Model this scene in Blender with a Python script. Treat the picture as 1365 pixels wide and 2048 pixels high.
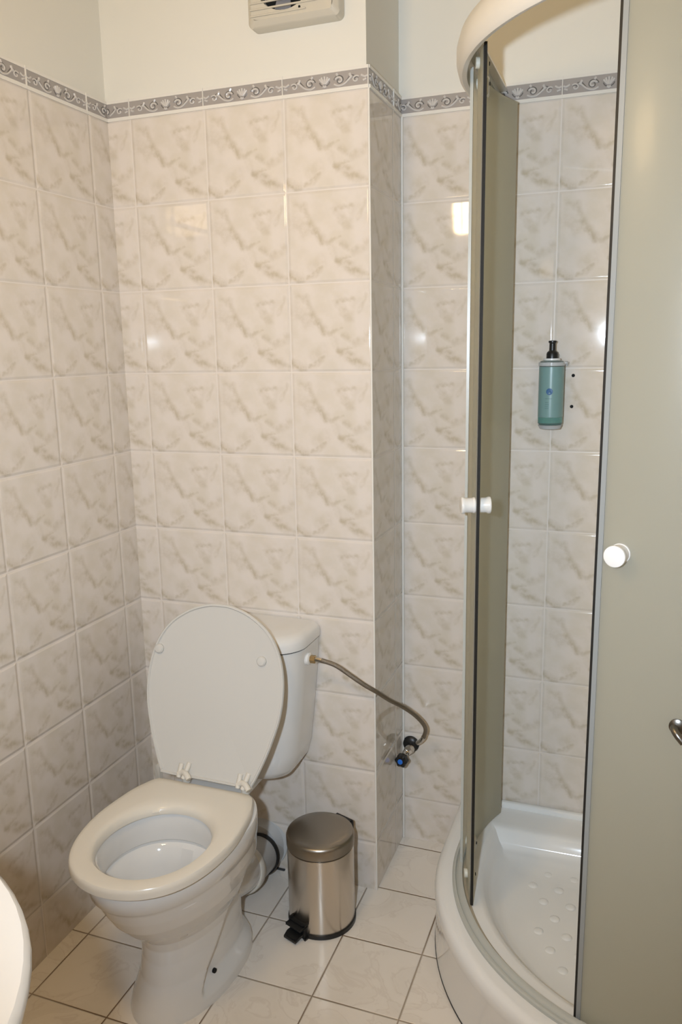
import bpy, bmesh, math, random
from mathutils import Vector, Matrix
PI = math.pi
random.seed(4)
for o in list(bpy.data.objects): bpy.data.objects.remove(o, do_unlink=True)
S = bpy.context.scene
COL = S.collection

# ------------------------------------------------------------------ camera
CAM = Vector((1.241, -1.7741, 1.3918)); YAW, PITCH, ROLL, FPX = 0.3546, -0.201, -0.0183, 1606.6
fw = Vector((-math.sin(YAW)*math.cos(PITCH), math.cos(YAW)*math.cos(PITCH), math.sin(PITCH)))
rt = Vector((math.cos(YAW), math.sin(YAW), 0)); up = rt.cross(fw)
r2 = rt*math.cos(ROLL)+up*math.sin(ROLL); u2 = up*math.cos(ROLL)-rt*math.sin(ROLL)
cd = bpy.data.cameras.new('camera'); co = bpy.data.objects.new('camera', cd); COL.objects.link(co)
co.matrix_world = Matrix(((r2.x, u2.x, -fw.x, CAM.x), (r2.y, u2.y, -fw.y, CAM.y), (r2.z, u2.z, -fw.z, CAM.z), (0, 0, 0, 1)))
cd.sensor_fit = 'VERTICAL'; cd.sensor_height = 24; cd.sensor_width = 16
cd.lens = FPX/2048*24; cd.clip_start = 0.01
S.camera = co

# ------------------------------------------------------------------ world, lights, exposure
w = bpy.data.worlds.new('world'); S.world = w; w.use_nodes = True
w.node_tree.nodes['Background'].inputs[0].default_value = (0.8, 0.88, 1, 1)
w.node_tree.nodes['Background'].inputs[1].default_value = 0.05
FLASH = CAM - r2*0.14 + u2*0.045
def light(name, kind, loc, energy, color, size=0.1, aim=None):
    l = bpy.data.lights.new(name, kind); l.energy = energy; l.color = color
    if kind == 'AREA': l.size = size
    else: l.shadow_soft_size = size
    o = bpy.data.objects.new(name, l); COL.objects.link(o); o.location = loc
    if aim is not None: o.rotation_euler = (Vector(aim)-Vector(loc)).to_track_quat('-Z', 'Y').to_euler()
    return o
fl = light('camera_flash', 'SPOT', FLASH, 93, (0.726, 0.853, 1), 0.022, aim=FLASH+fw+r2*.14+Vector((0, 0, 0.09)))
fl.data.spot_size = math.radians(104); fl.data.spot_blend = 0.9
LAMP_E = 56.0
S.view_settings.view_transform = 'Standard'; S.view_settings.look = 'None'
S.view_settings.gamma = 1; S.view_settings.use_curve_mapping = False
S.view_settings.exposure = 0.0

# ------------------------------------------------------------------ material helpers
def newmat(name):
    m = bpy.data.materials.new(name); m.use_nodes = True
    return m, m.node_tree, m.node_tree.nodes['Principled BSDF']
def pm(name, col, rough=0.4, metal=0.0, trans=0.0, ior=1.45, coat=0.0, emis=None, estr=0, bump=None, spec=0.5, sss=0):
    m, nt, b = newmat(name)
    b.inputs['Base Color'].default_value = (*col, 1); b.inputs['Roughness'].default_value = rough
    b.inputs['Metallic'].default_value = metal; b.inputs['Transmission Weight'].default_value = trans
    b.inputs['IOR'].default_value = ior; b.inputs['Coat Weight'].default_value = coat
    b.inputs['Specular IOR Level'].default_value = spec
    if emis: b.inputs['Emission Color'].default_value = (*emis, 1); b.inputs['Emission Strength'].default_value = estr
    if bump:
        tc = nt.nodes.new('ShaderNodeTexCoord'); mp = nt.nodes.new('ShaderNodeMapping'); nz = nt.nodes.new('ShaderNodeTexNoise'); bp = nt.nodes.new('ShaderNodeBump')
        mp.inputs['Scale'].default_value = bump[0]; nz.inputs['Scale'].default_value = 1; nz.inputs['Detail'].default_value = 3
        nt.links.new(tc.outputs['Object'], mp.inputs[0]); nt.links.new(mp.outputs[0], nz.inputs['Vector'])
        nt.links.new(nz.outputs['Fac'], bp.inputs['Height']); bp.inputs['Strength'].default_value = bump[1]; bp.inputs['Distance'].default_value = bump[2]
        nt.links.new(bp.outputs[0], b.inputs['Normal'])
    return m
class NT:
    def __init__(s, nt): s.nt = nt
    def m(s, op, a, b=None, c=None, clamp=False):
        n = s.nt.nodes.new('ShaderNodeMath'); n.operation = op; n.use_clamp = clamp
        for i, v in enumerate((a, b, c)):
            if v is None: continue
            if isinstance(v, (int, float)): n.inputs[i].default_value = v
            else: s.nt.links.new(v, n.inputs[i])
        return n.outputs[0]
    def vm(s, op, a, b=None):
        n = s.nt.nodes.new('ShaderNodeVectorMath'); n.operation = op
        for i, v in enumerate((a, b)):
            if v is None: continue
            if isinstance(v, (tuple, Vector)): n.inputs[i].default_value = v
            else: s.nt.links.new(v, n.inputs[i])
        return n
    def scale(s, a, f):
        n = s.nt.nodes.new('ShaderNodeVectorMath'); n.operation = 'SCALE'
        s.nt.links.new(a, n.inputs[0])
        if isinstance(f, (int, float)): n.inputs['Scale'].default_value = f
        else: s.nt.links.new(f, n.inputs['Scale'])
        return n.outputs[0]
    def rng(s, v, a, b, c, d, smooth=True):
        n = s.nt.nodes.new('ShaderNodeMapRange'); n.interpolation_type = 'SMOOTHSTEP' if smooth else 'LINEAR'
        s.nt.links.new(v, n.inputs[0])
        for i, x in enumerate((a, b, c, d)): n.inputs[i+1].default_value = x
        return n.outputs[0]
    def mix(s, f, a, b):
        n = s.nt.nodes.new('ShaderNodeMix'); n.data_type = 'RGBA'
        if isinstance(f, (int, float)): n.inputs[0].default_value = f
        else: s.nt.links.new(f, n.inputs[0])
        for i, v in ((6, a), (7, b)):
            if isinstance(v, tuple): n.inputs[i].default_value = (*v, 1)
            else: s.nt.links.new(v, n.inputs[i])
        return n.outputs[2]

# one printed marble motif, repeated on every wall tile; input: tile-local (u,v,0)
def marble_group():
    g = bpy.data.node_groups.new('marble_motif', 'ShaderNodeTree')
    g.interface.new_socket('UV', in_out='INPUT', socket_type='NodeSocketVector')
    g.interface.new_socket('Veins', in_out='OUTPUT', socket_type='NodeSocketFloat')
    g.interface.new_socket('Cloud', in_out='OUTPUT', socket_type='NodeSocketFloat')
    gi = g.nodes.new('NodeGroupInput'); go = g.nodes.new('NodeGroupOutput'); N = NT(g)
    nz = g.nodes.new('ShaderNodeTexNoise'); nz.inputs['Scale'].default_value = 7; nz.inputs['Detail'].default_value = 3
    g.links.new(gi.outputs[0], nz.inputs['Vector'])
    d = N.vm('SUBTRACT', nz.outputs['Color'], (0.5, 0.5, 0.5)).outputs[0]
    p = N.vm('ADD', gi.outputs[0], N.scale(d, 0.13)).outputs[0]
    p = N.vm('MULTIPLY', p, (1, 1, 0)).outputs[0]
    segs = [((.10, .86), (.22, .80), .03, .35), ((.20, .84), (.30, .64), .045, .45), ((.28, .66), (.42, .46), .05, .75), ((.42, .46), (.50, .43), .03, .6),
            ((.50, .43), (.64, .50), .018, .5), ((.60, .79), (.80, .81), .026, .5), ((.60, .79), (.66, .68), .05, .34), ((.66, .69), (.74, .58), .045, .42), ((.82, .80), (.76, .64), .04, .22),
            ((.93, .86), (.86, .68), .025, .32), ((.08, .68), (.22, .60), .09, .34), ((.62, .24), (.84, .12), .06, .8), ((.60, .27), (.76, .28), .02, .5),
            ((.84, .13), (.99, .05), .05, .5), ((.66, .42), (.74, .36), .03, .45), ((.80, .34), (.96, .40), .05, .4), ((.02, .10), (.16, .03), .05, .75),
            ((.24, .06), (.40, .16), .03, .55), ((.30, .18), (.44, .24), .07, .22), ((.55, .36), (.60, .20), .05, .22)]
    tot = None
    for a, b, wd, st in segs:
        A = Vector((*a, 0)); B = Vector((*b, 0))-A; L2 = B.length_squared
        pa = N.vm('SUBTRACT', p, A).outputs[0]
        h = N.m('MULTIPLY', N.vm('DOT_PRODUCT', pa, B).outputs['Value'], 1/L2, clamp=True)
        bn = g.nodes.new('ShaderNodeVectorMath'); bn.operation = 'SCALE'; bn.inputs[0].default_value = B; g.links.new(h, bn.inputs['Scale'])
        dd = N.vm('LENGTH', N.vm('SUBTRACT', pa, bn.outputs[0]).outputs[0]).outputs['Value']
        v = N.rng(dd, 0, wd*1.7, st, 0)
        tot = v if tot is None else N.m('MAXIMUM', tot, v)
    n2 = g.nodes.new('ShaderNodeTexNoise'); n2.inputs['Scale'].default_value = 14; n2.inputs['Detail'].default_value = 4
    g.links.new(gi.outputs[0], n2.inputs['Vector'])
    mod = N.rng(n2.outputs['Fac'], .3, .65, .35, 1)
    g.links.new(N.m('MULTIPLY', tot, mod), go.inputs[0])
    n3 = g.nodes.new('ShaderNodeTexNoise'); n3.inputs['Scale'].default_value = 3.2; n3.inputs['Detail'].default_value = 3
    g.links.new(gi.outputs[0], n3.inputs['Vector'])
    g.links.new(N.rng(n3.outputs['Fac'], .38, .66, 0, 1), go.inputs[1])
    return g
MG = marble_group()
def tile_mat(name, axis, u0, v0, size, base, vein, cloud, grout, gw, rough, motif=1.0, per_tile=False, lip=0.02):
    m, nt, b = newmat(name); N = NT(nt)
    tc = nt.nodes.new('ShaderNodeTexCoord'); sp = nt.nodes.new('ShaderNodeSeparateXYZ'); nt.links.new(tc.outputs['Object'], sp.inputs[0])
    U = sp.outputs[{'x': 0, 'y': 1}[axis[0]]]; V = sp.outputs[{'z': 2, 'y': 1}[axis[1]]]
    u = N.m('DIVIDE', N.m('SUBTRACT', U, u0), size); v = N.m('DIVIDE', N.m('SUBTRACT', V, v0), size)
    fu = N.m('FRACT', N.m('ADD', u, 100)); fv = N.m('FRACT', N.m('ADD', v, 100))
    eu = N.m('MINIMUM', fu, N.m('SUBTRACT', 1, fu)); ev = N.m('MINIMUM', fv, N.m('SUBTRACT', 1, fv)); e = N.m('MINIMUM', eu, ev)
    cx = nt.nodes.new('ShaderNodeCombineXYZ'); nt.links.new(fu, cx.inputs[0]); nt.links.new(fv, cx.inputs[1])
    uv = cx.outputs[0]
    if per_tile:
        c2 = nt.nodes.new('ShaderNodeCombineXYZ'); nt.links.new(N.m('FLOOR', u), c2.inputs[0]); nt.links.new(N.m('FLOOR', v), c2.inputs[1])
        wn = nt.nodes.new('ShaderNodeTexWhiteNoise'); nt.links.new(c2.outputs[0], wn.inputs['Vector'])
        uv = N.vm('ADD', uv, N.scale(wn.outputs['Color'], 9)).outputs[0]
    if motif > 0:
        gr = nt.nodes.new('ShaderNodeGroup'); gr.node_tree = MG; nt.links.new(uv, gr.inputs[0])
        col = N.mix(N.m('MULTIPLY', gr.outputs[1], 0.55), base, cloud)
        col = N.mix(N.m('MULTIPLY', gr.outputs[0], motif), col, vein)
    else:
        nz = nt.nodes.new('ShaderNodeTexNoise'); nz.inputs['Scale'].default_value = 1.6; nz.inputs['Detail'].default_value = 5; nz.inputs['Distortion'].default_value = 1.2
        nt.links.new(uv, nz.inputs['Vector'])
        col = N.mix(N.rng(nz.outputs['Fac'], .4, .7, 0, 1), base, cloud)
        ab = N.m('ABSOLUTE', N.m('SUBTRACT', nz.outputs['Fac'], 0.5))
        col = N.mix(N.rng(ab, 0, .025, .35, 0), col, vein)
    gn = nt.nodes.new('ShaderNodeTexNoise'); gn.inputs['Scale'].default_value = 3; nt.links.new(tc.outputs['Object'], gn.inputs['Vector'])
    if isinstance(grout[0], tuple): gcol = N.mix(N.rng(gn.outputs['Fac'], .4, .6, 0, 1), grout[0], grout[1])
    else: gcol = grout
    col = N.mix(N.rng(e, gw*.6, gw, 1, 0), col, gcol)
    nt.links.new(col, b.inputs['Base Color'])
    nt.links.new(N.rng(e, gw*.6, gw, .55, rough), b.inputs['Roughness'])
    hgt = N.rng(e, gw*.4, gw+lip, 0, 1)
    bp = nt.nodes.new('ShaderNodeBump'); bp.inputs['Strength'].default_value = 0.7; bp.inputs['Distance'].default_value = 0.0022
    nt.links.new(hgt, bp.inputs['Height'])
    wv = nt.nodes.new('ShaderNodeTexNoise'); wv.inputs['Scale'].default_value = 9; nt.links.new(tc.outputs['Object'], wv.inputs['Vector'])
    b2 = nt.nodes.new('ShaderNodeBump'); b2.inputs['Strength'].default_value = 0.04; b2.inputs['Distance'].default_value = 0.003
    nt.links.new(wv.outputs['Fac'], b2.inputs['Height']); nt.links.new(bp.outputs[0], b2.inputs['Normal'])
    nt.links.new(b2.outputs[0], b.inputs['Normal'])
    return m

# ------------------------------------------------------------------ object helpers
BASE = {}
def link(name, me, mat, parent=None, smooth=True, loc=None):
    if isinstance(me, bmesh.types.BMesh):
        bmesh.ops.recalc_face_normals(me, faces=me.faces[:])
        d = bpy.data.meshes.new(name); me.to_mesh(d); me.free(); me = d
    if mat is not None:
        for mm in (mat if isinstance(mat, (list, tuple)) else [mat]): me.materials.append(mm)
    if smooth:
        me.polygons.foreach_set('use_smooth', [True]*len(me.polygons))
        me.set_sharp_from_angle(angle=math.radians(38))
    o = bpy.data.objects.new(name, me); COL.objects.link(o)
    if parent is not None:
        o.parent = parent; o.matrix_parent_inverse = Matrix.Translation(-Vector(BASE.get(parent.name, (0, 0, 0))))
    return o
def struct(name, bm, mat, parent=None, smooth=False):
    o = link(name, bm, mat, parent, smooth)
    if parent is None: o['kind'] = 'structure'
    return o
def thing(name, label, cat, loc=(0, 0, 0), group=None):
    o = bpy.data.objects.new(name, None); COL.objects.link(o); o.location = loc
    o.empty_display_size = 0.05; o['label'] = label; o['category'] = cat; BASE[o.name] = tuple(loc)
    if group: o['group'] = group
    return o
def box(bm, a, b, bev=0, seg=2):
    r = bmesh.ops.create_cube(bm, size=1)
    vs = r['verts']
    for v in vs: v.co = Vector([(a[i]+b[i])/2+v.co[i]*(b[i]-a[i]) for i in range(3)])
    if bev:
        es = list({e for v in vs for e in v.link_edges})
        bmesh.ops.bevel(bm, geom=es, offset=bev, segments=seg, profile=.5, affect='EDGES')
    return bm
def B(a, b, bev=0, seg=2): return box(bmesh.new(), a, b, bev, seg)
def loft(bm, rings, cap0=True, cap1=True, close=True):
    vs = [[bm.verts.new(p) for p in r] for r in rings]; n = len(vs[0])
    for i in range(len(vs)-1):
        for j in range(n if close else n-1):
            k = (j+1) % n
            bm.faces.new((vs[i][j], vs[i][k], vs[i+1][k], vs[i+1][j]))
    if cap0: bm.faces.new(vs[0][::-1])
    if cap1: bm.faces.new(vs[-1])
    return bm
def frame(d):
    d = Vector(d).normalized(); a = Vector((0, 0, 1)) if abs(d.z) < .9 else Vector((1, 0, 0))
    x = a.cross(d).normalized(); return x, d.cross(x)
def lathe(bm, prof, o=(0, 0, 0), d=(0, 0, 1), n=40, cap0=True, cap1=True):
    o = Vector(o); d = Vector(d).normalized(); x, y = frame(d)
    return loft(bm, [[o+d*h+(x*math.cos(2*PI*i/n)+y*math.sin(2*PI*i/n))*max(r, 1e-4) for i in range(n)] for r, h in prof], cap0, cap1)
def smoothpath(pts, n=8, closed=False):
    P = [Vector(p) for p in pts]; out = []; m = len(P)
    for i in range(m if closed else m-1):
        if closed: a, b, c, d = P[(i-1) % m], P[i], P[(i+1) % m], P[(i+2) % m]
        else: a, b, c, d = P[max(i-1, 0)], P[i], P[i+1], P[min(i+2, m-1)]
        for k in range(n):
            t = k/n
            out.append(0.5*((2*b)+(c-a)*t+(2*a-5*b+4*c-d)*t*t+(3*b-3*c+d-a)*t**3))
    if not closed: out.append(P[-1])
    return out
def tube(bm, path, r, n=12, squash=None):
    path = [Vector(p) for p in path]; x, y = frame(path[1]-path[0]); rings = []
    for i, p in enumerate(path):
        t = (path[min(i+1, len(path)-1)]-path[max(i-1, 0)]).normalized()
        x = (x-t*x.dot(t)).normalized(); y = t.cross(x)
        rr = r(i/(len(path)-1)) if callable(r) else r
        rings.append([p+(x*math.cos(2*PI*k/n)+y*math.sin(2*PI*k/n))*rr for k in range(n)])
    return loft(bm, rings)

# ------------------------------------------------------------------ materials
TB, TV, TC = (0.74, 0.675, 0.61), (0.48, 0.405, 0.285), (0.65, 0.585, 0.48)
GR = (0.76, 0.70, 0.64)
GW = 0.0065
wall_front_mat = tile_mat('wall_tile_back', 'xz', 0.0647, 1.94, 0.2006, TB, TV, TC, GR, GW, .045, lip=.03)
wall_left_mat = tile_mat('wall_tile_left', 'yz', -0.0727, 1.94, 0.2006, TB, TV, TC, GR, GW, .045, lip=.03)
wall_side_mat = tile_mat('wall_tile_side', 'yz', -0.02, 1.94, 0.2006, TB, TV, TC, GR, GW, .045, lip=.03)
wall_recess_mat = tile_mat('wall_tile_recess', 'xz', 1.0439, 1.94, 0.2015, TB, TV, TC, GR, GW, .045, lip=.03)
floor_mat = tile_mat('floor_tile', 'xy', 0.0455, 0.0129, 0.1971, (0.86, 0.80, 0.72), (0.68, 0.60, 0.52), (0.80, 0.74, 0.66), ((0.19, 0.12, 0.07), (0.40, 0.33, 0.26)), 0.0085, .22, motif=0, per_tile=True, lip=.008)
plaster = pm('cream_plaster', (0.765, 0.745, 0.675), .8, bump=((60, 60, 60), .12, .002))
ledge_m = pm('white_tile_lip', (0.78, 0.75, 0.69), .2)
band_m = pm('grey_band_glaze', (0.37, 0.34, 0.32), .28)
relief_m = pm('pale_relief_glaze', (0.62, 0.59, 0.56), .2)
groove_m = pm('dark_relief_outline_glaze', (0.16, 0.15, 0.14), .35)  # dark outlines of the scroll motif
ceramic = pm('white_ceramic', (0.74, 0.725, 0.695), .07, coat=.3)
seatp = pm('ivory_seat_plastic', (0.72, 0.675, 0.59), .22)
lidp = pm('white_lid_plastic', (0.60, 0.585, 0.545), .3)
hingep = pm('white_hinge_plastic', (0.70, 0.66, 0.58), .3)
whitep = pm('white_plastic', (0.82, 0.81, 0.78), .3)
acryl = pm('white_acrylic', (0.86, 0.855, 0.83), .08, coat=.2)
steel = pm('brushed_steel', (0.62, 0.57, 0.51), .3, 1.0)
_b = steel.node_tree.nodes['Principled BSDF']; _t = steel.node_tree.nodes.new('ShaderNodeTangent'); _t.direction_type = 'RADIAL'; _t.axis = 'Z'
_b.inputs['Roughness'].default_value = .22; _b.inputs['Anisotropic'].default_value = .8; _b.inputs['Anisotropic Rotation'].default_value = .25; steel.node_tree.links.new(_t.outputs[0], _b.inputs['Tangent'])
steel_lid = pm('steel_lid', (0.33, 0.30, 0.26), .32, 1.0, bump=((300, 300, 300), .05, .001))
chrome = pm('chrome', (0.6, 0.58, 0.55), .12, 1.0)
brass = pm('brass', (0.62, 0.46, 0.25), .25, 1.0)
blackp = pm('black_plastic', (0.012, 0.012, 0.012), .35)
bluep = pm('blue_plastic', (0.02, 0.16, 0.65), .35)
rubber = pm('black_rubber', (0.015, 0.014, 0.013), .5)
darkhole = pm('dark_cavity', (0.01, 0.01, 0.01), .9)
braid = pm('braided_steel', (0.30, 0.26, 0.21), .35, 1.0, bump=((700, 700, 700), .8, .002))
alum = pm('satin_white_aluminium', (0.50, 0.51, 0.47), .3)
railm = pm('white_rail_enamel', (0.74, 0.70, 0.62), .3)
greenp = pm('ivory_roller_plastic', (0.70, 0.69, 0.60), .35)
fanp = pm('fan_beige_plastic', (0.60, 0.56, 0.47), .4)
fanblade = pm('fan_blade_grey', (0.25, 0.24, 0.25), .4)
soapglass = pm('clear_bottle_plastic', (0.86, 0.93, 0.90), .06, trans=.9, ior=1.3)
soaplabel = pm('frosted_teal_sleeve', (0.20, 0.33, 0.32), .3)
tealliq = pm('teal_liquid', (0.10, 0.50, 0.44), .12, trans=.25)
labelblue = pm('label_blue_print', (0.03, 0.11, 0.26), .4)
labeltext = pm('label_grey_print', (0.10, 0.20, 0.19), .5)
clearp = pm('clear_holder_plastic', (0.85, 0.86, 0.86), .15, trans=.5, ior=1.3)
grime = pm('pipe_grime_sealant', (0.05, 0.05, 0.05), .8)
def frosted(nm, bc, mixf, tc):
    m, nt, b = newmat(nm)
    b.inputs['Base Color'].default_value = (*bc, 1); b.inputs['Roughness'].default_value = .3
    b.inputs['Specular IOR Level'].default_value = .5; b.inputs['Coat Weight'].default_value = .15; b.inputs['Coat Roughness'].default_value = .12
    t = nt.nodes.new('ShaderNodeBsdfTranslucent'); t.inputs[0].default_value = (*tc, 1)
    mx = nt.nodes.new('ShaderNodeMixShader'); mx.inputs[0].default_value = mixf
    nt.links.new(b.outputs[0], mx.inputs[1]); nt.links.new(t.outputs[0], mx.inputs[2])
    nt.links.new(mx.outputs[0], nt.nodes['Material Output'].inputs[0])
    return m
frost = frosted('frosted_glass', (0.53, 0.52, 0.465), .68, (0.92, 0.92, 0.84))
frost_side = frosted('frosted_side_glass', (0.72, 0.72, 0.66), .8, (0.95, 0.96, 0.92))
edgem = pm('grey_edge_profile', (.30, .315, .31), .3)

# ------------------------------------------------------------------ room shell
RX, RY, RZ, D, BX = 1.70, -2.65, 2.45, 0.25, 0.6657
Z0 = 1.94; ZT = 1.984      # bottom and top of the decorative band
T = 0.008                  # tile layer stands proud of the plaster
struct('floor', B((-.1, RY-.1, -.08), (RX+.1, D+.1, 0)), floor_mat)
struct('ceiling', B((-.1, RY-.1, RZ), (RX+.1, D+.1, RZ+.08)), plaster)
def wall(name, parts):
    base = None
    for i, (nm, a, b, mt) in enumerate(parts):
        if base is None: base = struct(name, B(a, b), mt)
        else: struct(nm, B(a, b), mt, base)
    return base
wl = wall('wall_left', [('', (-.1, RY, 0), (0, -0.0, Z0), wall_left_mat), ('upper_plaster', (-.1, RY, ZT), (-T, .05, RZ), plaster)])
# boxed-in duct: front face y=0, side face x=BX
wb = wall('wall_back', [('', (-.1, 0, 0), (BX-.004, D-.001, Z0), wall_front_mat), ('upper_plaster', (-.1, T, ZT), (BX-T, D+.05, RZ), plaster)])
ws = wall('wall_side', [('', (BX-.004, .0005, 0), (BX, D, Z0), wall_side_mat)])
wr = wall('wall_recess', [('', (BX, D, 0), (RX+.1, D+.1, Z0), wall_recess_mat), ('upper_plaster', (BX-T, D+T, ZT), (RX+.1, D+.1, RZ), plaster)])
wall('wall_right', [('', (RX, RY, 0), (RX+.1, D, Z0), wall_left_mat), ('upper_plaster', (RX+T, RY, ZT), (RX+.1, D, RZ), plaster)])
wall('wall_front', [('', (-.1, RY-.1, 0), (RX+.1, RY, Z0), wall_front_mat), ('upper_plaster', (-.1, RY-.1, ZT), (RX+.1, RY-T, RZ), plaster)])
# corner edge strip and caulk
struct('trim_1', B((BX-.003, -.0012, 0), (BX+.0012, .003, Z0), .001), ledge_m)
struct('trim_2', B((BX, D-.006, 0), (BX+.006, D, Z0), .002), ledge_m)

# decorative relief band, one strip per wall: origin o, direction d, outward normal n, length
def motif(cx):      # one 0.2 m tile, local (s, t) with t in 0..0.032
    pal = []; dark = []
    def spiral(x, y, r0, turns, sgn, ph, hand):
        return [(x+hand*(r0*(1-k/24*.75))*math.cos(ph+sgn*k/24*turns*2*PI), y+(r0*(1-k/24*.75))*math.sin(ph+sgn*k/24*turns*2*PI)*.85) for k in range(25)]
    for h in (-1, 1):
        big = spiral(cx+h*.034, .015, .0125, 1.15, -1, PI*.95, h); pal_big = [(x, y) for x, y in big]
        dark.append(([(x, y) for x, y in big], .0011)); 
        pal.append((spiral(cx+h*.034, .0145, .0095, .8, -1, PI*.9, h), .0017))
        pal.append(([(cx+h*.022, .008), (cx+h*.032, .004), (cx+h*.044, .006), (cx+h*.053, .012), (cx+h*.060, .018)], .0016))
        dark.append(([(cx+h*.046, .008), (cx+h*.053, .016), (cx+h*.060, .022), (cx+h*.068, .021)], .0009))
        pal.append((spiral(cx+h*.072, .013, .0085, 1.0, 1, PI*.2, h), .0014))
        dark.append((spiral(cx+h*.0725, .0125, .0065, .8, 1, PI*.2, h), .0008))
        pal.append(([(cx+h*.058, .026), (cx+h*.060, .021), (cx+h*.064, .018)], .0022))
        pal.append(([(cx+h*.028, .029), (cx+h*.031, .024)], .0022))
        pal.append(([(cx+h*.084, .020), (cx+h*.092, .016), (cx+h*.098, .018)], .0018))
        pal.append(([(cx+h*.088, .009), (cx+h*.096, .012)], .0018))
        for k, a in enumerate((20, 52)):
            a = math.radians(a)
            pal.append(([(cx+h*.002, .011), (cx+h*.013*math.sin(a+.2), .011+.014*math.cos(a*.8))], .0019))
        dark.append(([(cx+h*.003, .0065), (cx+h*.009, .010), (cx+h*.012, .015)], .0010))
    pal.append(([(cx, .010), (cx, .026)], .0021)); pal.append(([(cx-.004, .007), (cx, .005), (cx+.004, .007)], .0020))
    dark.append(([(cx-.0035, .024), (cx-.002, .014)], .0007)); dark.append(([(cx+.0035, .024), (cx+.002, .014)], .0007))
    return pal, dark
def band(idx, o, d, n, L, s0, endcap=None):
    o, d, n = Vector(o), Vector(d), Vector(n); z = Vector((0, 0, 1))
    def slab(t0, t1, out, back=.0, bev=0):
        bm = bmesh.new(); pr = []
        for s in (0, L):
            pr.append([o+d*s+z*t0-n*back, o+d*s+z*t0+n*out, o+d*s+z*t1+n*out, o+d*s+z*t1-n*back])
        return loft(bm, pr)
    base = struct('trim_%d' % idx, slab(.004, .036, .0005, .012), band_m)
    struct('lower_liner', slab(-.0035, .004, .0032, .012), ledge_m, base)
    struct('upper_lip', slab(.036, .0425, .002, .012), ledge_m, base)
    pl = bmesh.new(); dk = bmesh.new(); jt = bmesh.new()
    k = math.floor((0-s0)/.2)
    while s0+k*.2 < L:
        c = s0+k*.2+.1; pal, dark = motif(c)
        for bm, lst, dep in ((pl, pal, .0009), (dk, dark, .0003)):
            for pts, r in lst:
                pts = [(a, b) for a, b in pts if .002 < a < L-.002]
                if len(pts) < 2: continue
                pp = smoothpath([o+d*a+z*(.004+b)+n*dep for a, b in pts], 3) if len(pts) > 2 else [o+d*a+z*(.004+b)+n*dep for a, b in pts]
                tube(bm, pp, r*1.25, 6)
        sj = s0+k*.2
        if 0 < sj < L:
            loft(jt, [[o+d*(sj+e)+z*t+n*dd for t, dd in ((-.003, 0), (-.003, .0036), (.042, .0036), (.042, 0))] for e in (-.0009, .0009)])
        k += 1
    struct('scroll_relief', pl, relief_m, base, True)
    struct('scroll_outline', dk, groove_m, base, True)
    if len(jt.verts): struct('joint', jt, ledge_m, base)
    else: jt.free()
    return base
band(3, (0, RY, Z0), (0, 1, 0), (1, 0, 0), -RY, (-0.0727-RY) % .2006)
band(4, (0, 0, Z0), (1, 0, 0), (0, -1, 0), BX, 0.0647)
band(5, (BX, 0, Z0), (0, 1, 0), (1, 0, 0), D, -0.02)
band(6, (BX, D, Z0), (1, 0, 0), (0, -1, 0), RX-BX, 1.0439-BX)

# window added behind the camera, out of frame, as a weak cool fill light
wf = struct('fill_window_1', B((1.30, RY-.002, 1.15), (1.62, RY+.02, 1.75), .004), whitep)
struct('pane', B((1.33, RY+.015, 1.18), (1.59, RY+.024, 1.72)), pm('fill_glow_pane', (.7, .8, 1), .4, emis=(.75, .88, 1), estr=1.0), wf)

# pendant lamp near the mirror, out of frame but seen reflected in the tiles
lp = thing('pendant_lamp', 'warm white glass box lamp on a thin cord above the washbasin', 'lamp', (.547, -1.30, 1.93))
lampglow = pm('warm_lamp_glass', (1, .85, .6), .4, emis=(1, .70, .36), estr=LAMP_E)
for q in (.502, .547, .592): link('frame_bar', B((q-.003, -1.256, 1.868), (q+.003, -1.251, 1.997)), hingep, lp)
link('lamp_shade', B((.462, -1.345, 1.865), (.632, -1.255, 2.0), .02, 4), lampglow, lp)
bm = bmesh.new(); lathe(bm, [(.003, 0), (.003, .43)], (.547, -1.30, 2.0)); lathe(bm, [(.04, 0), (.045, .02)], (.547, -1.30, 2.43)); link('cord', bm, whitep, lp)

# ------------------------------------------------------------------ washbasin (close foreground, lower left)
wbn = thing('washbasin', 'white ceramic washbasin rim cut off by the lower left corner of the photo', 'washbasin', (.481, -1.456, 0))
bcx, bcy, ba, bb = .481, -1.456, .336, .296
def brg(k, z, dx=0): return [Vector((bcx+dx+ba*k*math.cos(t), bcy+bb*k*math.sin(t), z)) for t in [2*PI*i/72 for i in range(72)]]
bm = bmesh.new()
rings = [brg(.30, 0.560), brg(.42, 0.590), brg(.62, 0.660), brg(.80, 0.730), brg(.92, 0.790), brg(.975, 0.825), brg(.995, 0.843), brg(1, 0.850), brg(.995, 0.856), brg(.98, 0.860), brg(.93, 0.860), brg(.89, 0.857), brg(.86, 0.845), brg(.80, 0.800), brg(.66, 0.750), brg(.4, 0.720), brg(.08, 0.712)]
loft(bm, rings); link('basin', bm, ceramic, wbn)
link('rear_deck', B((.001, -1.68, .74), (.24, -1.23, .858), .02, 3), ceramic, wbn)
bm = bmesh.new(); loft(bm, [[Vector((.40+r*math.cos(t)*1, -1.456+r*.9*math.sin(t), z)) for t in [2*PI*i/40 for i in range(40)]] for r, z in ((.11, 0), (.10, .03), (.08, .2), (.085, .4), (.11, .60))]); link('pedestal', bm, ceramic, wbn)
bm = bmesh.new(); lathe(bm, [(.024, 0), (.022, .01), (.018, .10), (.016, .11)], (.12, -1.456, .858)); tube(bm, smoothpath([(.12, -1.456, .94), (.18, -1.456, .96), (.25, -1.456, .945)], 5), .011); link('tap', bm, chrome, wbn)

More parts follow.
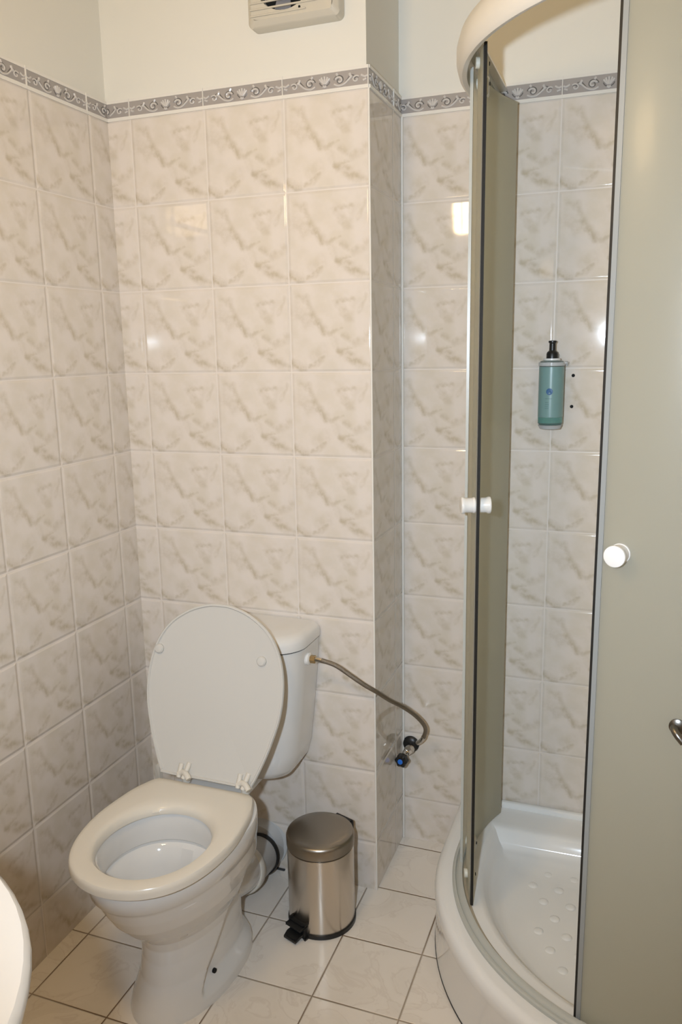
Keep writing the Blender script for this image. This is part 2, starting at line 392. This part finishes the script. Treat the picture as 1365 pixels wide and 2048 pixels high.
# ------------------------------------------------------------------ toilet
toilet = thing('toilet', 'white ceramic toilet with raised lid and open seat against the tiled wall', 'toilet', (.355, -.40, 0))
TX = .357; NS = 240
def egg(a, f, b, z, cx=TX, yc=None, nf=2.0, nb=2.6):
    yc = yc if yc is not None else b-(b-f)*.42
    out = []
    for i in range(NS):
        t = 2*PI*i/NS; c, s = math.cos(t), math.sin(t)
        n = nf if s < 0 else nb
        x = math.copysign(abs(c)**(2/n), c)*a; y = math.copysign(abs(s)**(2/n), s)*((yc-f) if s < 0 else (b-yc))
        out.append(Vector((cx+x, yc+y, z)))
    return out
outer = [(.113, -.576, -.222, 0), (.112, -.575, -.222, .006), (.107, -.565, -.222, .03), (.097, -.548, -.22, .08), (.095, -.543, -.22, .13), (.096, -.545, -.218, .165),
         (.101, -.554, -.215, .19), (.110, -.575, -.22, .212), (.124, -.602, -.225, .24), (.136, -.630, -.24, .275), (.144, -.650, -.25, .31), (.1475, -.661, -.255, .335),
         (.1495, -.665, -.258, .343), (.1545, -.673, -.26, .350), (.157, -.678, -.262, .372), (.158, -.680, -.263, .390), (.156, -.677, -.263, .397), (.150, -.67, -.265, .400)]
inner = [(.125, -.648, -.395, .400), (.120, -.643, -.400, .397), (.117, -.640, -.404, .388), (.115, -.638, -.404, .36), (.115, -.637, -.404, .335), (.120, -.640, -.40, .330),
         (.120, -.640, -.40, .325), (.112, -.628, -.41, .318), (.100, -.61, -.42, .285), (.082, -.585, -.42, .24), (.060, -.55, -.42, .205), (.045, -.53, -.43, .195)]
rings = [egg(a, f, b, z, cx=TX-.015*max(0, 1-z/.25)) for a, f, b, z in outer]
# panel recess on the right flank of the foot
fine = []
for i in range(len(rings)-1):
    k = 12 if outer[i][3] < .3 else 1
    for q in range(k): fine.append([rings[i][j].lerp(rings[i+1][j], q/k) for j in range(NS)])
fine.append(rings[-1])
def sst(x): x = max(0, min(1, x)); return x*x*(3-2*x)
for r in fine:
    for v in r:
        if v.z < .33 and v.y > -.56:
            side = 1 if v.x > TX else -1
            edge = -.40-.10*sst((.20-v.z)/.2)       # recess begins behind this line
            k = sst((v.y-edge)/.02)*sst((v.z-.018)/.03)*sst((.30-v.z)/.07)
            v.x -= side*.021*k*min(1, abs(v.x-TX)/.06)
bm = bmesh.new(); loft(bm, fine+[egg(a, f, b, z, yc=-.52, nb=2.1, cx=TX+.005) for a, f, b, z in inner])
body = link('bowl', bm, ceramic, toilet)
link('rear_deck', B((TX-.055, -.29, .325), (TX+.045, -.03, .372), .012, 3), ceramic, toilet)
bm = bmesh.new(); lathe(bm, [(.0055, 0), (.0055, .004)], (.4265, -.437, .052), (.92, -.25, .12), 16); link('bolt_hole', bm, darkhole, toilet)
# rear horn with outlet
bm = bmesh.new(); loft(bm, [[Vector((TX-.005+dx+r*math.cos(t), y, zc+r*math.sin(t))) for t in [2*PI*i/40 for i in range(40)]] for y, zc, r, dx in ((-.30, .17, .075, 0), (-.24, .14, .07, 0), (-.18, .105, .06, 0), (-.15, .098, .056, 0))])
link('outlet_horn', bm, ceramic, toilet)
# seat
SO = [(.000, -.697), (.063, -.684), (.116, -.645), (.150, -.580), (.164, -.490), (.154, -.393), (.137, -.340), (.124, -.319), (.105, -.313), (.05, -.313), (0, -.313)]
full = SO+[(-x, y) for x, y in SO[-2:0:-1]]
so = smoothpath([(x+.355, y, 0) for x, y in full], 8, True); NN = len(so)
hc = Vector((.362, -.532, 0))
si = []
for p in so:
    d = p-hc; a = math.atan2(d.y/.123, d.x/.113); si.append(Vector((hc.x+.113*math.cos(a), hc.y+.123*math.sin(a), 0)))
bm = bmesh.new(); rg = []
for f, z in ((.05, .404), (0, .406), (-.0, .410), (.005, .416), (.03, .4215), (.09, .4245), (.22, .4255), (.70, .4255), (.86, .424), (.95, .419), (1.0, .411), (1.0, .404), (.94, .402)):
    rg.append([Vector(((1-f)*a.x+f*b.x, (1-f)*a.y+f*b.y, z-.004)) for a, b in zip(so, si)])
rg.append(rg[0]); loft(bm, rg, False, False); bmesh.ops.remove_doubles(bm, verts=bm.verts[:], dist=1e-6)
link('seat', bm, seatp, toilet)
# lid (raised, leaning on the cistern)
LW = [(0, .040, .102), (.0, .0, .118), (.05, .0, .139), (.10, .0, .157), (.17, .0, .174), (.24, .0, .176), (.30, .0, .162), (.35, .0, .131), (.385, .0, .083), (.402, .0, .035)]
prof = [(0, .06)]+[(s, wd) for s, _, wd in LW[1:]]
pts = [(-.0, .0)]+[(s, wd) for s, wd in [(0, .108), (.008, .120), (.05, .139), (.10, .157), (.17, .1745), (.24, .176), (.30, .162), (.35, .131), (.385, .083), (.402, .035)]]+[(.405, 0)]
fullL = pts+[(s, -wd) for s, wd in pts[-2:0:-1]]
la = math.radians(16.2); lo = Vector((.352, -.302, .423)); ls = Vector((0, math.sin(la), math.cos(la))); ln = Vector((0, -math.cos(la), math.sin(la)))
lp2 = smoothpath([(b, a, 0) for a, b in fullL], 6, True)
def lidpt(p, k, off):
    c = Vector((0, .2, 0)); q = c+(Vector(p)-c)*k
    return lo+Vector((1, 0, 0))*q.x+ls*q.y+ln*off
bm = bmesh.new()
loft(bm, [[lidpt(p, k, off) for p in lp2] for k, off in ((.3, -.006), (.9, -.006), (.98, -.004), (1, 0), (1, .004), (.99, .0065), (.975, .0065), (.965, .003), (.94, .002), (.3, .0015))])
link('lid', bm, lidp, toilet)
for s, x in ((.286, -.152), (.286, .117)):
    bm = bmesh.new(); lathe(bm, [(.0115, 0), (.0115, .006), (.009, .009), (.004, .010)], lo+Vector((x, 0, 0))+ls*s+ln*.001, ln, 20); link('buffer', bm, lidp, toilet)
for x, sg in ((.295, -1), (.448, 1)):
    bm = bmesh.new()
    tube(bm, smoothpath([(x+.022, -.318, .428), (x+.012, -.312, .436), (x, -.306, .436), (x-.012, -.306, .430)], 5),   .0068, 10)
    tube(bm, [(x-.010, -.310, .424), (x-.008, -.296, .452)], .006, 10)
    tube(bm, [(x+.004, -.313, .424), (x+.012, -.294, .456)], .006, 10)
    lathe(bm, [(.010, 0), (.010, .016)], (x+.004, -.300, .410))
    link('hinge', bm, hingep, toilet)
# cistern: rounded D plan
def dpl(hw, dep, z, r, back=-.006, cx=.357):
    pts = [(cx-hw, back)]
    n = 14
    for i in range(n+1):
        a = PI/2*i/n; pts.append((cx-hw+r-r*math.cos(a), -dep+r*.8-r*.8*math.sin(a)))
    for i in range(n+1):
        a = PI/2*(1-i/n); pts.append((cx+hw-r+r*math.cos(a), -dep+r*.8-r*.8*math.sin(a)))
    pts.append((cx+hw, back)); return [Vector((x, y, z)) for x, y in pts]
bm = bmesh.new(); loft(bm, [dpl(.060, .10, .336, .05), dpl(.092, .128, .339, .07), dpl(.112, .142, .349, .078), dpl(.126, .148, .368, .08), dpl(.137, .152, .41, .085), dpl(.150, .158, .52, .09), dpl(.160, .165, .62, .095), dpl(.164, .168, .686, .10)])
link('cistern', bm, ceramic, toilet)
link('lid_seam', loft(bmesh.new(), [dpl(.1625, .1665, .685, .10), dpl(.1625, .1665, .6895, .10)]), darkhole, toilet)
bm = bmesh.new(); loft(bm, [dpl(.164, .170, .689, .10), dpl(.1675, .173, .691, .10), dpl(.168, .1735, .708, .10), dpl(.165, .171, .716, .10), dpl(.157, .163, .723, .098), dpl(.145, .151, .7265, .09), dpl(.10, .11, .728, .07)])
link('cistern_lid', bm, ceramic, toilet)

# waste pipe connector
wp = thing('waste_pipe', 'short grey white waste pipe joining the toilet to the wall', 'pipe', (.352, -.07, .06))
bm = bmesh.new(); lathe(bm, [(.060, 0), (.062, .004), (.062, .02), (.058, .026)], (.352, -.158, .092), (0, 1, -.22)); link('collar', bm, hingep, wp)
bm = bmesh.new(); lathe(bm, [(.052, 0), (.052, .13)], (.352, -.135, .082), (0, 1, -.16)); link('pipe', bm, pm('grey_pipe', (.45, .44, .42), .3), wp)
bm = bmesh.new(); lathe(bm, [(.0555, 0), (.057, .004), (.057, .011), (.0555, .014)], (.352, -.055, .068), (0, 1, -.16)); link('rubber_ring', bm, rubber, wp)
bm = bmesh.new(); lathe(bm, [(.075, 0), (.0745, .003), (.066, .006), (.058, .034)], (.338, -.0005, .0765), (0, -1, .1)); link('wall_flange', bm, pm('white_pipe_flange', (.55, .55, .54), .25), wp)
bm = bmesh.new(); box(bm, (.380, -.008, .0), (.404, -.001, .004), .0015); link('sealant', bm, grime, wp)

br = thing('wall_bracket', 'small white plastic clip low on the wall behind the left of the toilet seat', 'bracket', (.092, -.0, .29))
bm = bmesh.new(); loft(bm, [[Vector((.022+x*s, y, .225+z*s)) for x, z in [(-.009, -.035), (.009, -.035), (.009, .018), (.007, .025), (0, .028), (-.007, .025), (-.009, .018)]] for y, s in ((-.0005, 1), (-.010, 1), (-.013, .8))])
link('clip', bm, hingep, br)

# ------------------------------------------------------------------ supply hose and valve
hose = thing('water_hose', 'braided steel hose curving from the cistern to the wall valve', 'hose', (.53, -.08, .656))
bm = bmesh.new(); lathe(bm, [(.015, 0), (.016, .002), (.016, .006), (.0135, .007), (.015, .009), (.015, .012), (.012, .014)], (.5135, -.08, .656), (1, 0, 0)); link('white_fitting', bm, whitep, hose)
bm = bmesh.new(); lathe(bm, [(.0085, 0), (.010, .001), (.010, .013), (.0085, .014)], (.5275, -.08, .656), (1, 0, 0), 6); link('brass_nut', bm, brass, hose, False)
HP = [(.535, -.08, .656), (.552, -.08, .656), (.59, -.078, .647), (.625, -.07, .623), (.657, -.055, .595), (.681, -.030, .569), (.700, .01, .534), (.721, .05, .502), (.740, .10, .459), (.753, .14, .417), (.753, .165, .385), (.739, .185, .349), (.722, .200, .328)]
hp = smoothpath(HP, 6)
bm = bmesh.new(); tube(bm, hp[4:-4], .0056, 14); link('braided_tube', bm, braid, hose)
for a, b in ((0, 8), (len(hp)-9, len(hp))):
    bm = bmesh.new(); tube(bm, hp[a:b], .0064, 14); link('ferrule', bm, chrome, hose)
va = thing('shutoff_valve', 'black angle valve with a blue centred knob on the wall', 'valve', (.69, .25, .296))
bm = bmesh.new(); lathe(bm, [(.0235, 0), (.0235, .004), (.019, .009), (.010, .012)], (.690, .2495, .296), (0, -1, 0), 36); link('wall_flange', bm, blackp, va)
bm = bmesh.new(); lathe(bm, [(.009, 0), (.009, .05)], (.690, .245, .296), (0, -1, 0)); lathe(bm, [(.011, 0), (.0115, .008), (.0115, .018), (.009, .024)], (.688, .206, .292), (.75, -.1, .65), 8); lathe(bm, [(.008, 0), (.008, .03)], (.690, .205, .296), (-.05, -1, .0))
link('valve_body', bm, chrome, va)
bm = bmesh.new(); kr = []
kd = Vector((-.10, -1, .10)).normalized(); kx, ky = frame(kd); ko = Vector((.6865, .182, .284))
for rr, h in ((.010, 0), (.0165, .003), (.0175, .010), (.0165, .020), (.012, .024)):
    kr.append([ko+kd*h+(kx*math.cos(t)+ky*math.sin(t))*rr*(1+.09*math.cos(6*t)) for t in [2*PI*i/60 for i in range(60)]])
loft(bm, kr); link('knob', bm, blackp, va)
bm = bmesh.new(); lathe(bm, [(.0072, 0), (.0072, .002), (.005, .003)], ko+kd*.0235, kd, 20); link('blue_cap', bm, bluep, va)

# ------------------------------------------------------------------ pedal bin
bc = Vector((.566, -.139, 0)); bn = thing('pedal_bin', 'small brushed steel pedal bin standing beside the toilet', 'bin', tuple(bc))
bm = bmesh.new(); lathe(bm, [(.082, 0), (.0845, .001), (.0845, .011), (.082, .012)], bc, n=72); link('base_ring', bm, blackp, bn)
bm = bmesh.new(); lathe(bm, [(.0815, .010), (.0820, .012), (.0820, .206), (.0805, .207)], bc, n=72); link('bin_body', bm, steel, bn)
bm = bmesh.new(); lathe(bm, [(.0795, .205), (.0795, .2105)], bc, n=72); link('gap_ring', bm, blackp, bn)
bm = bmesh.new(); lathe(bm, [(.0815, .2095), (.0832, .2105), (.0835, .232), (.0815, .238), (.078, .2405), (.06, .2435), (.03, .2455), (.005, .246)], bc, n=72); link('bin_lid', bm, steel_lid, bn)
hd = Vector((.034, .092, 0)).normalized(); hs = Vector((hd.y, -hd.x, 0))
def obox(bm, c, ax, ay, az, bev=.002):
    r = bmesh.ops.create_cube(bm, size=1)['verts']
    for v in r: v.co = Vector(c)+Vector(ax)*v.co.x*2*.5+Vector(ay)*v.co.y*2*.5+Vector(az)*v.co.z*2*.5
    bmesh.ops.bevel(bm, geom=list({e for v in r for e in v.link_edges}), offset=bev, segments=2, affect='EDGES')
bm = bmesh.new(); zz = Vector((0, 0, 1)); obox(bm, bc+hd*.086+zz*.215, hs*.058, hd*.022, zz*.034, .004); obox(bm, bc+hd*.087+zz*.115, hs*.022, hd*.008, zz*.19, .002); link('lid_hinge', bm, blackp, bn)
bm = bmesh.new(); pd = -hd
obox(bm, bc+pd*.081+zz*.022, hs*.046, pd*.014, zz*.034, .004); obox(bm, bc+pd*.092+zz*.034, hs*.046, pd*.026, zz*.004, .001); obox(bm, bc+pd*.094+zz*.010, hs*.028, pd*.045, zz*.005, .001)
link('pedal_housing', bm, blackp, bn)
bm = bmesh.new(); p0 = bc+pd*.104
loft(bm, [[p0+hs*a+pd*b+zz*c for a, c in ((-.021, .012), (.021, .012), (.021, .017), (-.021, .017))] for b in (-.012, .0)]+[[p0+hs*a+pd*.014+zz*c for a, c in ((-.019, .006), (.019, .006), (.019, .011), (-.019, .011))]])
link('pedal', bm, blackp, bn)

# ------------------------------------------------------------------ shower tray (quadrant)
QX, QY = 1.385, 0.0          # centre of the curve
SR = RX                      # right wall
def outline(R, back, n=40):
    # straight left side, quarter arc, straight front; closed at the walls
    pts = [Vector((QX-R, back, 0))]
    pts += [Vector((QX-R, back+(QY-back)*i/6, 0)) for i in range(1, 6)]
    pts += [Vector((QX-R*math.cos(PI/2*i/n), QY-R*math.sin(PI/2*i/n), 0)) for i in range(n+1)]
    pts += [Vector((QX+(SR-.003-QX)*i/6, QY-R, 0)) for i in range(1, 7)]
    return pts
tray = thing('shower_tray', 'white quadrant shower tray with a curved front panel on the floor', 'shower tray', (1.2, 0, 0))
bk = D-.002; sw = SR-.003
def closed(R, inset, z, rr=None):
    """outline of the tray at radius R, the wall sides moved in by inset"""
    pts = outline(R, bk-inset); out = []
    for p in pts: out.append(Vector((min(p.x, sw-inset), p.y, z)))
    # round the far corner between the two wall sides
    c = Vector((sw-inset, bk-inset, 0)); r = max(.002, inset*.6); n = 8
    for i in range(n+1):
        a = PI/2*i/n; out.append(Vector((c.x-r+r*math.cos(a), c.y-r+r*math.sin(a), z)))
    # round the left-back corner a little
    return out
bm = bmesh.new()
prof = [(.548, 0, 0), (.546, 0, .12), (.549, 0, .130), (.550, 0, .145), (.547, 0, .156), (.539, 0, .163), (.528, .0, .165), (.505, .0, .163), (.485, .0, .160), (.455, .088, .159),
        (.445, .098, .157), (.436, .107, .148), (.425, .118, .125), (.408, .134, .106), (.385, .15, .099), (.34, .19, .096), (.15, .22, .093)]
rings = [closed(R, i, z) for R, i, z in prof]
loft(bm, rings); 
to = link('tray', bm, acryl, tray)
link('wall_upstand', B((QX-.44, bk-.016, .155), (sw, bk, .175), .005, 3), acryl, tray)
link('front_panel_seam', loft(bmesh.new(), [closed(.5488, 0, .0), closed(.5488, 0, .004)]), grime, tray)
for i in range(9):
    for j in range(9):
        x, y = 1.03+i*.062+(j % 2)*.031, .07-j*.052
        if math.hypot(x-QX, y) > .335 and (x < QX): continue
        if x > 1.52 or y < -.34: continue
        bm = bmesh.new(); lathe(bm, [(.012, .0), (.010, .0015), (.005, .0026)], (x, y, .0955), n=16)
        link('grip_dot', bm, acryl, tray)

# ------------------------------------------------------------------ shower enclosure
en = thing('shower_enclosure', 'quadrant shower cabin with frosted curved glass doors and white rails', 'shower enclosure', (1.2, 0, .16))
def ap(R, a, z): a = math.radians(a); return Vector((QX-R*math.cos(a), QY-R*math.sin(a), z))
def railpath(R, z):
    return [Vector((QX-R, D-.004-(D-.004)*i/4, z)) for i in range(4)]+[ap(R, 90*i/60, z) for i in range(61)]+[Vector((QX+(SR-.006-QX)*i/4, QY-R, z)) for i in range(1, 5)]
def rail(sec):   # sec: list of (radius, z)
    bm = bmesh.new(); rp = [railpath(R, z) for R, z in sec]; rp.append(rp[0])
    vs = [[bm.verts.new(p) for p in r] for r in rp[:-1]]; vs.append(vs[0]); n = len(vs[0])
    for i in range(len(vs)-1):
        for j in range(n-1): bm.faces.new((vs[i][j], vs[i+1][j], vs[i+1][j+1], vs[i][j+1]))
    bm.faces.new([v[0] for v in vs[:-1]]); bm.faces.new([v[-1] for v in vs[:-1]][::-1])
    return bm
link('top_rail', rail([(.498, 1.905), (.507, 1.903), (.513, 1.908), (.518, 1.925), (.518, 1.945), (.513, 1.962), (.502, 1.972), (.490, 1.974), (.466, 1.974), (.464, 1.966), (.486, 1.964), (.494, 1.955), (.496, 1.93)]), railm, en)
link('top_rail_channel', rail([(.480, 1.952), (.494, 1.952), (.494, 1.966), (.480, 1.966)]), alum, en)
link('bottom_rail', rail([(.509, .160), (.509, .170), (.506, .173), (.502, .173), (.500, .169), (.497, .173), (.493, .176), (.486, .176), (.484, .172), (.484, .160)]), alum, en)
link('bottom_seal', rail([(.484, .160), (.484, .168), (.478, .166), (.474, .160)]), pm('aged_sealant', (.50, .43, .31), .4), en)
def arcpanel(R0, R1, a0, a1, z0, z1, n=24, pre=None):
    secs = []
    A = [a0+(a1-a0)*i/n for i in range(n+1)]
    for a in A:
        if a < 0: f = lambda R, z, a=a: ap(R, a, z)
        f = lambda R, z, a=a: ap(R, a, z)
        secs.append([f(R1, z0), f(R0, z0), f(R0, z1), f(R1, z1)])
    return loft(bmesh.new(), secs)
# fixed side panels (outside), left one runs straight from the wall and just into the curve
def fixed(left=True):
    def mir(v): return v
    pts = [(QX-.492, D-.02), (QX-.492, .1), (QX-.492, 0)]+[(ap(.492, a, 0).x, ap(.492, a, 0).y) for a in ((2, 4, 6) if left else ())]
    pti = [(QX-.487, D-.02), (QX-.487, .1), (QX-.487, 0)]+[(ap(.487, a, 0).x, ap(.487, a, 0).y) for a in ((2, 4, 6) if left else ())]
    if not left:
        sc = (SR-.02-QX)/(D-.02)
        f = lambda p: (QX-p[1]*1.0 if p[1] < 0 else QX+p[1]*sc, -(QX-p[0]))
        pts = [f(p) for p in pts]; pti = [f(p) for p in pti]
    return loft(bmesh.new(), [[Vector((o[0], o[1], .172)), Vector((i[0], i[1], .172)), Vector((i[0], i[1], 1.93)), Vector((o[0], o[1], 1.93))] for o, i in zip(pts, pti)])
for lf in (True, False):
    link('fixed_glass', fixed(lf), frost_side, en)
link('wall_profile', B((QX-.500, D-.030, .165), (QX-.480, D-.001, 1.95), .003), alum, en)
link('wall_profile', B((SR-.030, -.500, .165), (SR-.001, -.480, 1.95), .003), alum, en)
bm = arcpanel(.4865, .4925, 6, 7.2, .174, 1.93, 3); link('edge_profile', bm, alum, en)
bm = arcpanel(.4865, .4925, 89, 90, .174, 1.93, 3); link('edge_profile', bm, alum, en)
# sliding doors (inside)
def knob(parent, a, z, out, nm='knob'):
    R = .475+(.003 if out > 0 else -.003); o = ap(R, a, z); d = (ap(1, a, 0)-ap(0, a, 0)).normalized()*out
    bm = bmesh.new()
    lathe(bm, [(.0165, -.001), (.0165, .002), (.0155, .003), (.0155, .018), (.0172, .021), (.0178, .024), (.0172, .0265), (.015, .0275)], o, d, 40)
    k = link(nm, bm, whitep, parent); return k
def roller(parent, a, z):
    o = ap(.470, a, z); d = (ap(1, a, 0)-ap(0, a, 0)).normalized(); t = Vector((-d.y, d.x, 0))
    bm = bmesh.new()
    loft(bm, [[o+d*e+t*x*s+Vector((0, 0, y*s)) for x, y in ((-.009, -.020), (.009, -.020), (.011, .0), (.008, .016), (-.004, .022), (-.010, .010))] for e, s in ((-.010, .8), (-.007, 1), (.001, 1))])
    lathe(bm, [(.010, 0), (.010, .008)], o+Vector((0, 0, .006))+d*.006, d, 20)
    r = link('roller', bm, greenp, parent)
    bm = bmesh.new(); lathe(bm, [(.0035, 0), (.0035, .0014)], o-d*.0112+Vector((0, 0, .004)), -d, 14); link('screw', bm, darkhole, r)
dz0, dz1 = .168, 1.925
for side, (a0, a1) in (('left', (-23.8, 23.4)), ('right', (66.2, 113.5))):
    g = link('sliding_door', arcpanel(.472, .477, a0, a1, dz0, dz1, 40), frost, en)
    e0, s0, s1 = (a1, a1, a1+.3) if side == 'left' else (a0, a0-.55, a0)
    link('magnetic_seal', arcpanel(.4722, .4782, s0, s1, dz0-.004, dz1+.004, 2), rubber, g)
    if side == 'right': link('edge_strip', arcpanel(.4715, .4785, a0, a0+1.0, dz0, dz1, 4), edgem, g)
    else: link('edge_strip', arcpanel(.4715, .4778, a1-1.0, a1, dz0, dz1, 3), edgem, g)
    ka = 20.3 if side == 'left' else 70.7
    knob(g, ka, 1.072 if side == 'left' else 1.062, 1); knob(g, ka, 1.072 if side == 'left' else 1.062, -1)
    for ra in ((2, 17) if side == 'left' else (95, 110)):
        roller(g, ra, .200 if side == 'left' else .2); roller(g, ra, 1.905)
# dark chrome ring at the right frame edge
hk = thing('chrome_hook', 'dark chrome hook end on the frosted door at the right photo edge', 'hook', (1.36, -.49, .79))
o = ap(.4775, 82.6, .789); bm = bmesh.new(); d = (ap(1, 82.6, 0)-ap(0, 82.6, 0)).normalized()
tube(bm, smoothpath([o+d*.001, o+d*.012+Vector((.0, 0, .0)), o+d*.02+Vector((.006, 0, -.006)), o+d*.024+Vector((.016, 0, -.016))], 5), .006, 12); lathe(bm, [(.013, 0), (.013, .003), (.008, .006)], o+Vector((.004, 0, 0)), d, 24)
link('hook_body', bm, pm('dark_chrome', (.22, .21, .19), .3, 1.0), hk)

# ------------------------------------------------------------------ soap dispenser on the recess wall
bx, by = 1.045, .212
sd = thing('soap_bottle', 'teal pump bottle of shower gel mounted on the shower wall', 'soap bottle', (bx, by, 1.204))
bm = bmesh.new(); lathe(bm, [(.026, 0), (.029, .003), (.029, .142), (.027, .149), (.018, .152)], (bx, by, 1.204), n=48); link('bottle', bm, soapglass, sd)
bm = bmesh.new(); lathe(bm, [(.0275, .018), (.0293, .0185), (.0293, .136), (.0275, .1365)], (bx, by, 1.204), n=48, cap0=False, cap1=False); link('label', bm, soaplabel, sd)
lb = [o for o in sd.children if o.name.startswith('label')][0]
bm = bmesh.new(); lathe(bm, [(.024, .003), (.0275, .005), (.0275, .132), (.026, .133)], (bx, by, 1.204), n=48); link('gel', bm, tealliq, sd)
def onlabel(ang, z, R=.0297): return Vector((bx+R*math.sin(ang), by-R*math.cos(ang), z))
view = math.atan2(CAM.x-bx, by-CAM.y)
def patch(bm, a0, a1, z0, z1):
    loft(bm, [[onlabel(a0+(a1-a0)*i/4, z0), onlabel(a0+(a1-a0)*i/4, z1), onlabel(a0+(a1-a0)*i/4, z1, .029), onlabel(a0+(a1-a0)*i/4, z0, .029)] for i in range(5)])
bm = bmesh.new(); cc = []
for R in (.0299, .029): cc.append([onlabel(view-.12+.26*math.cos(t), 1.283+.0078*math.sin(t), R) for t in [2*PI*i/24 for i in range(24)]])
loft(bm, cc); link('emblem', bm, labelblue, lb, False)
bm = bmesh.new()
for z, l, t in ((1.266, .55, .0005), (1.257, .28, .0005), (1.2525, .32, .0005), (1.248, .26, .0005), (1.2435, .30, .0005)): patch(bm, view-.45, view-.45+l, z, z+t*1.6)
link('small_print', bm, labeltext, lb, False)
bm = bmesh.new(); lathe(bm, [(.0195, .1505), (.0195, .1555)], (bx, by, 1.204), n=36); link('collar', bm, whitep, sd)
bm = bmesh.new(); lathe(bm, [(.0135, .1550), (.0135, .166), (.012, .170), (.0075, .174), (.0072, .190), (.0095, .1925), (.0095, .196), (.006, .197)], (bx, by, 1.204), n=36); link('pump', bm, blackp, sd)
hl = thing('bottle_holder', 'clear plastic wall bracket gripping the teal soap bottle', 'bracket', (bx, .25, 1.20))
bm = bmesh.new()
lathe(bm, [(.024, -.010), (.026, -.006), (.0285, -.0015), (.026, -.0005)], (bx, by, 1.204), n=40); box(bm, (bx-.012, by+.02, 1.194), (bx+.012, .2495, 1.2035), .002)
link('cradle', bm, clearp, hl)
link('back_plate', B((bx-.014, .2435, 1.19), (bx+.014, .2495, 1.37), .002), clearp, hl)
bm = bmesh.new(); lathe(bm, [(.0305, .1385), (.0305, .1465), (.0295, .1465), (.0295, .1385), (.0305, .1385)], (bx, by, 1.204), n=40, cap0=False, cap1=False); box(bm, (bx+.012, by+.024, 1.341), (bx+.035, .2495, 1.352), .002); box(bm, (bx+.026, by-.006, 1.346), (bx+.037, by+.03, 1.352), .002)
link('neck_clip', bm, clearp, hl)
for z, x, lab in ((1.318, 1.092, 'upper black screw hole in the tile beside the soap bottle'), (1.244, 1.091, 'lower black screw hole in the tile beside the soap bottle')):
    t = bmesh.new(); lathe(t, [(.0038, 0), (.0040, .0008), (.0030, .0016)], (x, .2497, z), (0, -1, 0), 20)
    o = link('wall_plug', t, darkhole); o['label'] = lab; o['category'] = 'screw hole'; o['group'] = 'screw holes beside the soap bottle'

# ------------------------------------------------------------------ extractor fan
fx0, fx1, fz0, fz1 = .398, .610, 2.078, 2.29
fan = thing('extractor_fan', 'square beige extractor fan with slatted grille high on the wall', 'fan', ((fx0+fx1)/2, 0, (fz0+fz1)/2))
fcx, fcz, FR = .488, 2.172, .070
bm = bmesh.new()
def fr(y, ins, r=.012):
    o = []
    for cx, cz, a0 in ((fx1-ins-r, fz1-ins-r, 0), (fx0+ins+r, fz1-ins-r, 90), (fx0+ins+r, fz0+ins+r, 180), (fx1-ins-r, fz0+ins+r, 270)):
        for k in range(6):
            a = math.radians(a0+90*k/5); o.append(Vector((cx+r*math.cos(a), y, cz+r*math.sin(a))))
    return o
F0 = T-.0005
rings = [fr(F0, 0), fr(-.022, 0), fr(-.026, .003), fr(-.034, .012)]
loft(bm, rings, True, False)
# front plate with round opening
outer_r = rings[-1]; n = len(outer_r)
nv = 48
circ = [Vector((fcx+FR*math.cos(2*PI*i/nv), -.034, fcz+FR*math.sin(2*PI*i/nv))) for i in range(nv)]
out2 = []
for i in range(nv):
    a = 2*PI*i/nv; dx, dz = math.cos(a), math.sin(a); ts = []
    for lim, dd, c in ((fx1-.012, dx, fcx), (fx0+.012, dx, fcx), (fz1-.012, dz, fcz), (fz0+.012, dz, fcz)):
        if abs(dd) > 1e-6:
            t = (lim-c)/dd
            if t > 0: ts.append(t)
    t = min(ts); out2.append(Vector((fcx+dx*t, -.034, fcz+dz*t)))
loft(bm, [out2, circ, [v+Vector((0, .03, 0)) for v in circ]], False, True)
link('housing', bm, fanp, fan)
bm = bmesh.new()
zt = fz0+.018
while zt < fz1-.012:
    box(bm, (fx0+.010, -.0375, zt), (fcx+.050 if zt < fz0+.03 else fcx+.078, -.0335, zt+.0035), .0008, 1); zt += .0125
link('grille', bm, fanp, fan)
bm = bmesh.new(); lathe(bm, [(FR-.001, 0), (FR-.001, .003)], (fcx, -.004, fcz), (0, -1, 0)); link('dark_duct', bm, darkhole, fan)
for k in range(6):
    a = 2*PI*k/6+.35; t = Vector((math.cos(a), 0, math.sin(a))); s = Vector((-math.sin(a), 0, math.cos(a)))
    bm = bmesh.new(); c = Vector((fcx, -.015, fcz))
    loft(bm, [[c+t*r+s*w1*(-.5)+Vector((0, -.006, 0)), c+t*r+s*w1*.5+Vector((0, .004, 0)), c+t*r+s*w1*.5+Vector((0, .006, 0)), c+t*r+s*w1*(-.5)+Vector((0, -.004, 0))] for r, w1 in ((.015, .012), (.04, .026), (.064, .034))])
    link('blade', bm, fanblade, fan)
bm = bmesh.new(); lathe(bm, [(.018, 0), (.018, .014), (.014, .018)], (fcx, -.010, fcz), (0, -1, 0)); link('hub', bm, fanblade, fan)
bm = bmesh.new(); lathe(bm, [(.0026, 0), (.0026, .0015)], (.5235, -.0335, 2.1025), (0, -1, 0), 14); link('screw_hole', bm, darkhole, fan)
